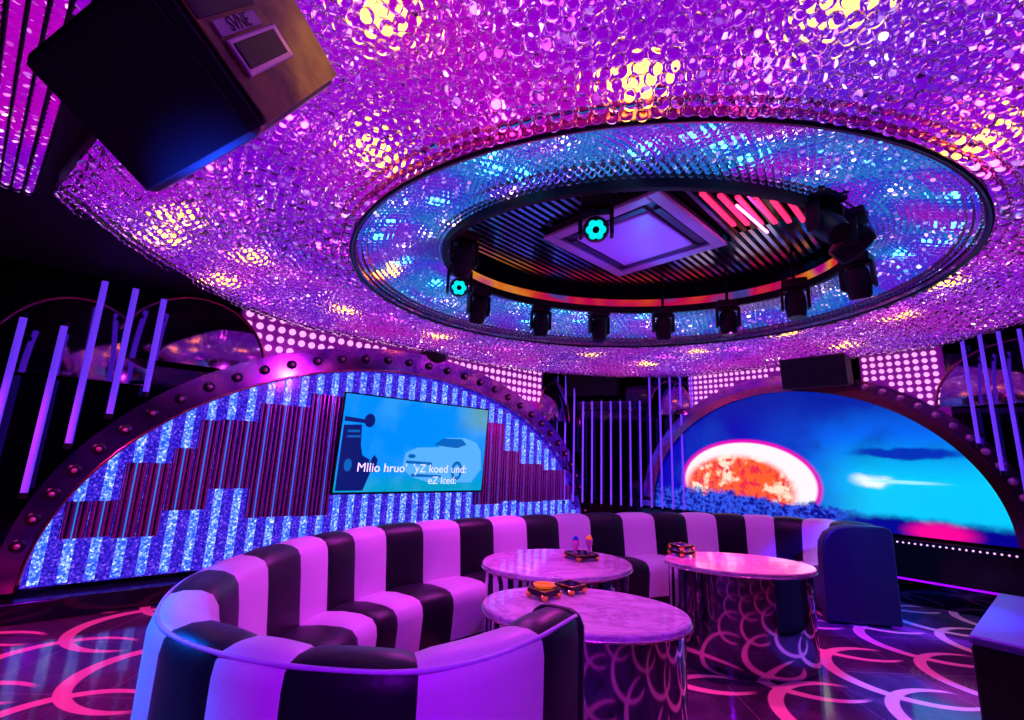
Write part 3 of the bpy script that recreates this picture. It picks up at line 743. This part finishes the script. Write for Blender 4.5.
# ------------------------------------------------------------------ sofa
OUT = [(.31,2.06,.9,.62),(.13,1.79,.9,.62),(-.06,1.59,.9,.62),(-.28,1.49,.9,.60),(-.60,1.50,.9,.58),(-.86,1.57,.9,.58),(-1.11,1.71,.9,.56),(-1.27,1.88,.9,.56),(-1.42,2.16,.9,.57),(-1.51,2.5,.9,.60),
       (-1.54,3.0,.895,.64),(-1.46,3.56,.89,.66),(-1.25,4.02,.89,.67),(-.95,4.45,.89,.67),(-.06,5.27,.885,.67),(1.16,6.05,.88,.67),(2.5,6.54,.88,.66),(3.3,6.50,.885,.62),(3.82,6.16,.90,.58),(4.02,5.7,.93,.60),(3.97,5.16,.95,.66)]
def cr(p, t):
    i = min(int(t), len(p)-2); f = t-i
    P0,P1,P2,P3 = p[max(i-1,0)],p[i],p[i+1],p[min(i+2,len(p)-1)]
    return [.5*((2*b)+(-a+c)*f+(2*a-5*b+4*c-d)*f*f+(-a+3*b-3*c+d)*f**3) for a,b,c,d in zip(P0,P1,P2,P3)]
fine = [cr(OUT, (len(OUT)-1)*i/1200) for i in range(1201)]
L_ = [0]
for a, b in zip(fine, fine[1:]): L_.append(L_[-1]+math.hypot(b[0]-a[0], b[1]-a[1]))
def at(l):
    l = min(max(l,0),L_[-1]); lo, hi = 0, 1200
    while hi-lo > 1:
        m = (lo+hi)//2
        if L_[m] <= l: lo = m
        else: hi = m
    f = (l-L_[lo])/max(1e-9,L_[hi]-L_[lo]); return [x_+(y_-x_)*f for x_,y_ in zip(fine[lo],fine[hi])]
L0 = .20; NS = round((L_[-1]-L0)/.45); SW = (L_[-1]-L0)/NS; SUB = 8
if NS % 2 == 0: NS += 1; SW = (L_[-1]-L0)/NS
# smoothed normals
def nrm_at(l, w=.30):
    p, q_ = at(l-w), at(l+w); d = Vector((q_[0]-p[0], q_[1]-p[1])).normalized(); return Vector((d.y,-d.x))
def sect_back(h, D):
    return [(.0,.05),(.0,.3),(.0,h-.07),(.008,h-.025),(.03,h-.004),(.07,h+.004),(.13,h),(.175,h-.02),(.20,h-.06),(.215,h-.15),(.235,.55),(.25,.42),(.25,.05)]
def sect_seat(h, D):
    return [(.235,.07),(.235,.40),(.26,.425),(.40,.44),(D-.12,.44),(D-.05,.425),(D-.012,.385),(D,.33),(D-.008,.2),(D-.02,.07)]
BULG_B = [(0,0)]*1+[(-.012,0),(-.014,0),(-.006,.006),(0,.012),(0,.014),(0,.012),(.006,.008),(.014,.004),(.018,0),(.016,0),(0,0),(0,0)]
BULG_S = [(0,0),(0,0),(0,.008),(0,.014),(0,.014),(.008,.012),(.014,.008),(.016,0),(.012,0),(0,0)]
sofa = empty('curved_sofa', 'long horseshoe banquette sofa with alternating black and cream stripes around the three tables', 'sofa', (0,0,0))
def stripe(l0, l1, sect, bulg, nm, m):
    bm = BM(); R = []
    for k in range(SUB+1):
        f = k/SUB; l = l0+(l1-l0)*f; p = at(l); n = nrm_at(l); w = (math.sin(PI*f))**.6 if 0 < f < 1 else 0
        edge = -0.006 if k in (0,SUB) else 0
        R.append([bm.verts.new((p[0]+n.x*(u_+bu*w-edge*0), p[1]+n.y*(u_+bu*w), z+bz*w+ (edge if z > .1 else 0))) for (u_,z),(bu,bz) in zip(sect(p[2],p[3]),bulg)])
    for A, B in zip(R, R[1:]):
        for i in range(len(A)): bm.faces.new((A[i],A[(i+1)%len(A)],B[(i+1)%len(A)],B[i]))
    bm.faces.new(R[0]); bm.faces.new(R[-1][::-1])
    return link(nm, bm, m, sofa, smooth='auto')
CUT = [0,.284,.794,1.185,1.435,1.74,2.25,2.62,3.005,3.413,3.754,4.06,4.423,4.848,5.273,5.699,6.146,6.6,7.076,7.581,8.069,8.562,9.038,9.464,9.855,10.229,10.637,L_[-1]]
for i in range(len(CUT)-1):
    m = m_dark if i%2 == 0 else m_cream
    lab = 'black stripe' if i%2 == 0 else 'cream stripe'
    o = stripe(CUT[i], CUT[i+1], sect_back, BULG_B, 'backrest_panel', m); o['label'] = lab+' of the backrest'
    o = stripe(CUT[i], CUT[i+1], sect_seat, BULG_S, 'seat_panel', m); o['label'] = lab+' of the seat'
# piping along the outer top edge
bm = BM(); tube(bm, [(at(l)[0]+nrm_at(l).x*.012, at(l)[1]+nrm_at(l).y*.012, at(l)[2]-.012) for l in [L_[-1]*k/220 for k in range(221)]], .008, 6)
link('piping', bm, m_seam, sofa, smooth=True)
bm = BM(); R = []
for k in range(121):
    l = L_[-1]*k/120; p = at(l); n = nrm_at(l); R.append([bm.verts.new((p[0]+n.x*u_, p[1]+n.y*u_, z)) for u_, z in ((.03,0),(.03,.06),(p[3]-.05,.075),(p[3]-.05,0))])
for A, B in zip(R, R[1:]):
    for i in range(4): bm.faces.new((A[i],A[(i+1)%4],B[(i+1)%4],B[i]))
bm.faces.new(R[0]); bm.faces.new(R[-1]); link('plinth', bm, m_matt, sofa)
# end panels (arms)
for l, sg in ((0,-1),(L_[-1],1)):
    p = at(l); n = nrm_at(l,.12); d = Vector((-n.y,n.x))*sg*-1 if False else Vector((n.y*-1,n.x))
    q0 = at(l-.05) if l else at(0); q1 = at(l) if l else at(.05); d = Vector((q1[0]-q0[0],q1[1]-q0[1])).normalized()*sg
    n = Vector((d.y,-d.x))*sg
    D = p[3]+.02; h = p[2]+.004; T_ = .13 if sg > 0 else .05
    prof = [(-.01,.02),(-.01,h-.06),(.01,h-.015),(.05,h),(D*.55,h),(D*.75,h-.02),(D*.90,h-.08),(D*.98,h-.18),(D,h-.32),(D,.02)] if sg > 0 else [(-.01,.02),(-.01,h-.06),(.01,h-.015),(.05,h),(.17,h),(.22,h-.03),(.25,h-.1),(.26,h-.3),(.27,.02)]
    bm = BM(); A = [bm.verts.new((p[0]+n.x*u_, p[1]+n.y*u_, z)) for u_, z in prof]; B = [bm.verts.new((p[0]+n.x*u_+d.x*T_, p[1]+n.y*u_+d.y*T_, z)) for u_, z in prof]
    bm.faces.new(A); bm.faces.new(B[::-1])
    for i in range(len(A)): bm.faces.new((A[i],A[(i+1)%len(A)],B[(i+1)%len(A)],B[i]))
    link('arm_panel', bm, m_dark, sofa, smooth='auto', bevel=.02)

# ------------------------------------------------------------------ tables
def table(x_, y_, r, h, label, ry=1., th=0.):
    t = empty('round_table', label, 'table', (x_,y_,0), math.radians(th), group='oval drum tables'); t.scale = (1,ry/r,1)
    bm = BM(); lathe(bm, [(r-.012,h-.035),(r,h-.03),(r,h-.008),(r-.008,h)], 72); link('tabletop', bm, m_marble, t, smooth='auto')
    bm = BM(); lathe(bm, [(r-.03,.0),(r-.03,h-.035)], 72); link('drum_base', bm, m_chrome, t, smooth='auto')
    bm = BM(); tube(bm, [((r+.001)*math.cos(2*PI*k/72),(r+.001)*math.sin(2*PI*k/72),h-.033) for k in range(72)], .006, 6, True); link('edge_trim', bm, m_gold_d, t, smooth=True)
m_gold_d = mat('pink_gold_trim', (.9,.45,.75), .2, metal=1.)
table(.44,2.75,.55,.73,'nearest oval marble top table with a mirror drum base', .40, -9)
table(.42,3.90,.60,.73,'oval marble top table at the back left, behind the nearest one', .50, 25)
table(1.95,4.16,.60,.73,'oval marble top table at the back right with magenta reflections', .42, 0)

def ash_box(x_, y_, z, rz, w, h, label, bowl=None, name='ashtray_box', grp=None):
    t = empty(name, label, 'ashtray', (x_,y_,z), rz)
    bm = BM(); box(bm, -w/2,w/2,-w/2,w/2,.018,.018+h); link('box', bm, m_black, t, bevel=.004)
    bm = BM(); 
    for z_ in (.018+h,): tube(bm, [(-w/2,-w/2,z_),(w/2,-w/2,z_),(w/2,w/2,z_),(-w/2,w/2,z_)], .003, 6, True)
    link('gold_edge', bm, m_gold, t, smooth=True)
    for sx_ in (-1,1):
        for sy_ in (-1,1):
            bm = BM(); lathe(bm, [(.008,0),(.014,.006),(.02,.016),(.022,.03),(.012,.036)], 12, c=(sx_*w*.44,sy_*w*.44,0)); link('foot', bm, m_gold, t, smooth='auto')
    if bowl:
        bm = BM(); lathe(bm, [(.03,.0),(.055,.006),(.062,.02),(.05,.02),(.04,.01)], 24, c=(0,0,.018+h)); link('ash_bowl', bm, bowl, t, smooth='auto')
    return t
ash_box(.235,2.90,.73,.75,.135,.035,'black square ashtray box with gold feet and an orange bowl on the nearest table', m_orange)
ash_box(.405,3.03,.73,.72,.125,.032,'black square box with gold feet behind the orange bowl on the nearest table')
ash_box(.62,4.02,.73,.5,.20,.03,'black square tray box with gold feet on the back left table', None, 'tray_box')
def candle(x_, y_, z, m, m2, label, r=.022, h=.085):
    t = empty('glass_cup', label, 'cup', (x_,y_,z))
    bm = BM(); lathe(bm, [(.02,0),(.012,.01),(.01,.03),(r,.05),(r*1.15,h),(r*.9,h),(r*.7,.055)], 16); link('cup_body', bm, m, t, smooth='auto')
    bm = BM(); ball(bm, (0,0,h), r*.85, 2, (1,1,.7)) if False else lathe(bm, [(r*.5,h-.01),(r*.95,h+.004),(r*.6,h+.022),(.003,h+.03)], 12); link('cup_filling', bm, m2, t, smooth='auto')
m_pinkg = mat('pink_glass', (.95,.25,.6), .1, coat=.5); m_blueg = mat('blue_glass', (.02,.1,.9), .1, coat=.5)
zt = .73+.018+.03+.001
candle(.57,3.99,zt,m_pinkg,m_blueg,'small pink stemmed cup on the tray, left of the two',.026,.10)
candle(.69,4.06,zt,m_pinkg,m_orange,'small stemmed cup with an orange filling on the tray, right of the two',.026,.10)
ash_box(1.545,4.34,.73,.45,.16,.028,'black square box with gold corners on the back right table, under a second one',None,'tray_box')
ash_box(1.545,4.34,.73+.049,.45,.15,.025,'black square box with gold corners stacked on top of another on the back right table',None,'tray_box')

# ottoman at the right edge
ot = empty('bench', 'tall dark upholstered bench block cut by the right edge of the picture', 'bench', (2.69,2.95,0), math.radians(40))
bm = BM(); box(bm, 0,1.62,-.75,0,.04,.56); link('body', bm, m_dark, ot, bevel=.02)
m_benchtop = mat('bench_top_leather', (.12,.07,.55), .35)
bm = BM(); box(bm, -.005,1.625,-.755,.005,.56,.61); link('top_cushion', bm, m_benchtop, ot, bevel=.02)
bm = BM(); box(bm, .04,1.58,-.71,-.04,0,.04); link('plinth', bm, m_matt, ot)

# ------------------------------------------------------------------ lights
def spot(name, loc, target, color, power, size=60, blend=.6, r=.05):
    l = bpy.data.lights.new(name, 'SPOT'); l.energy = power; l.color = color; l.spot_size = math.radians(size); l.spot_blend = blend; l.shadow_soft_size = r
    o = bpy.data.objects.new(name, l); COL.objects.link(o); o.location = loc
    o.rotation_euler = (Vector(target)-Vector(loc)).to_track_quat('-Z','Y').to_euler(); return o
spot('head_beam', (.96,5.0,2.80), (.4,3.0,.4), (1.,.05,.80), 150, 110)
spot('head_beam', (1.63,4.8,2.80), (1.9,4.3,.5), (1.,.0,.35), 120, 40)
spot('head_beam', (.3,4.9,2.80), (-1.0,4.6,.6), (.80,.04,1.), 130, 100)
spot('head_beam', (2.2,4.5,2.80), (2.2,6.1,.5), (.80,.04,1.), 130, 110)
spot('head_beam', (2.5,3.9,2.80), (3.2,3.6,0), (1.,.05,.5), 200, 100)
spot('head_beam', (-.36,4.4,2.80), (-.6,2.2,.7), (.9,.05,1.), 100, 90)
spot('head_beam', (.6,2.7,2.80), (.5,2.8,.7), (1.,.12,.9), 60, 60)
spot('wall_fill', (1.0,5.0,2.70), (0.4,8.6,1.2), (1.,.05,.7), 300, 55)  # unseen magenta spot added to lighten the wall rods
spot('wall_fill', (-.6,4.2,2.70), (-3.0,6.0,1.0), (.8,.05,1.), 160, 70)  # unseen violet spot added to brighten the wall panel and rim
spot('blue_beam', (-3.4,1.9,2.3), (-1.5,1.9,.4), (.0,.12,1.), 900, 40)
spot('blue_beam', (2.7,2.0,2.4), (3.6,5.0,.45), (.0,.01,1.), 2600, 24)  # unseen spot added to turn the sofa end blue
spot('cyan_beam', (2.9,5.2,2.9), (2.95,3.35,.0), (.0,.16,1.), 1500, 24)  # unseen spot standing in for a blue reflection on the floor
spot('cyan_beam', (3.4,4.0,2.9), (4.6,5.6,.0), (.0,.5,1.), 300, 40)
spot('violet_beam', (.3,-.9,2.4), (-.3,1.5,.4), (.34,.0,1.), 300, 80)
spot('violet_beam', (3.6,3.0,2.9), (3.4,3.1,.5), (.10,.02,1.), 120, 60)  # unseen spot added to tint the bench top
spot('yellow_beam', (-.30,1.10,2.30), (-.64,1.36,2.68), (1.,.55,.0), 8, 46)
spot('blue_beam', (-1.0,1.75,1.95), (-.86,1.24,2.24), (.0,.05,1.), 26, 22)
spot('blue_beam', (-1.25,1.25,1.55), (-.88,1.22,2.22), (.0,.05,1.), 34, 24)
spot('red_beam', (-4.2,2.6,2.9), (-3.4,4.0,0), (1.,.03,.35), 400, 80)
spot('recess_fill', (1.1,3.7,2.3), (1.0,3.7,3.4), (.20,.05,1.), 34, 60)  # unseen uplight added below the recess to tint the cassette violet
spot('recess_fill', (1.3,4.4,2.6), (1.5,3.2,3.4), (.0,.25,1.), 14, 80)  # second unseen uplight, added for blue on the slats

w = bpy.data.worlds.new('world'); S.world = w; w.use_nodes = True
w.node_tree.nodes['Background'].inputs[0].default_value = (.05,.02,.12,1); w.node_tree.nodes['Background'].inputs[1].default_value = .15

# every thing built in a wall frame or the world frame gets its origin at its own base
bpy.context.view_layer.update()
for o in [k for k in S.objects if k.parent is None and k.type in ('EMPTY','MESH') and k.get('kind') != 'structure']:
    if o.type == 'EMPTY':
        pts_ = [o.matrix_world.inverted() @ (c.matrix_world @ Vector(q_)) for c in o.children_recursive for q_ in c.bound_box]
    elif o.name.startswith(('string_lights','neon_bar')): pts_ = [Vector(q_) for q_ in o.bound_box]
    else: continue
    lo = [min(p_[k] for p_ in pts_) for k in range(3)]; hi = [max(p_[k] for p_ in pts_) for k in range(3)]
    off = Vector(((lo[0]+hi[0])/2, (lo[1]+hi[1])/2, lo[2]))
    if o.type == 'EMPTY' and max(abs(off.x), abs(off.y)) < .35 and -.7 < off.z < .05: continue
    if o.type == 'MESH':
        o.data.transform(Matrix.Translation(-off)); o.matrix_world = o.matrix_world @ Matrix.Translation(off); continue
    o.matrix_world = o.matrix_world @ Matrix.Translation(off)
    for c in o.children: c.matrix_basis = Matrix.Translation(-off) @ c.matrix_basis
bpy.context.view_layer.update()
# lettering becomes plain mesh
dg = bpy.context.evaluated_depsgraph_get()
for o in [k for k in S.objects if k.type == 'FONT']:
    me = bpy.data.meshes.new_from_object(o.evaluated_get(dg)); n2 = bpy.data.objects.new(o.name+'_text', me); COL.objects.link(n2)
    n2.parent = o.parent; n2.matrix_local = o.matrix_local.copy(); nm = o.name.split('.')[0]; bpy.data.objects.remove(o); n2.name = nm
# ------------------------------------------------------------------ camera
cam = bpy.data.cameras.new('camera'); co = bpy.data.objects.new('camera', cam); COL.objects.link(co)
cam.sensor_fit = 'HORIZONTAL'; cam.sensor_width = 36; cam.lens = 470/1024*36; cam.clip_start = .02
p = math.radians(11.8); r = math.radians(2.3)
fw = Vector((0,math.cos(p),math.sin(p))); up = Vector((0,-math.sin(p),math.cos(p))); rt = Vector((1,0,0))
U = up*math.cos(r)-rt*math.sin(r); R_ = rt*math.cos(r)+up*math.sin(r)
M = Matrix((R_, U, -fw)).transposed().to_4x4(); M.translation = (0,0,1.5); co.matrix_world = M
S.camera = co
S.view_settings.view_transform = 'Standard'; S.view_settings.look = 'None'; S.view_settings.exposure = 0; S.view_settings.gamma = 1
S.view_settings.use_curve_mapping = False
cy_ = S.cycles; cy_.use_denoising = True; cy_.max_bounces = 10; cy_.transmission_bounces = 8; cy_.glossy_bounces = 5; cy_.diffuse_bounces = 3
cy_.caustics_refractive = True; cy_.sample_clamp_indirect = 6; cy_.blur_glossy = .5
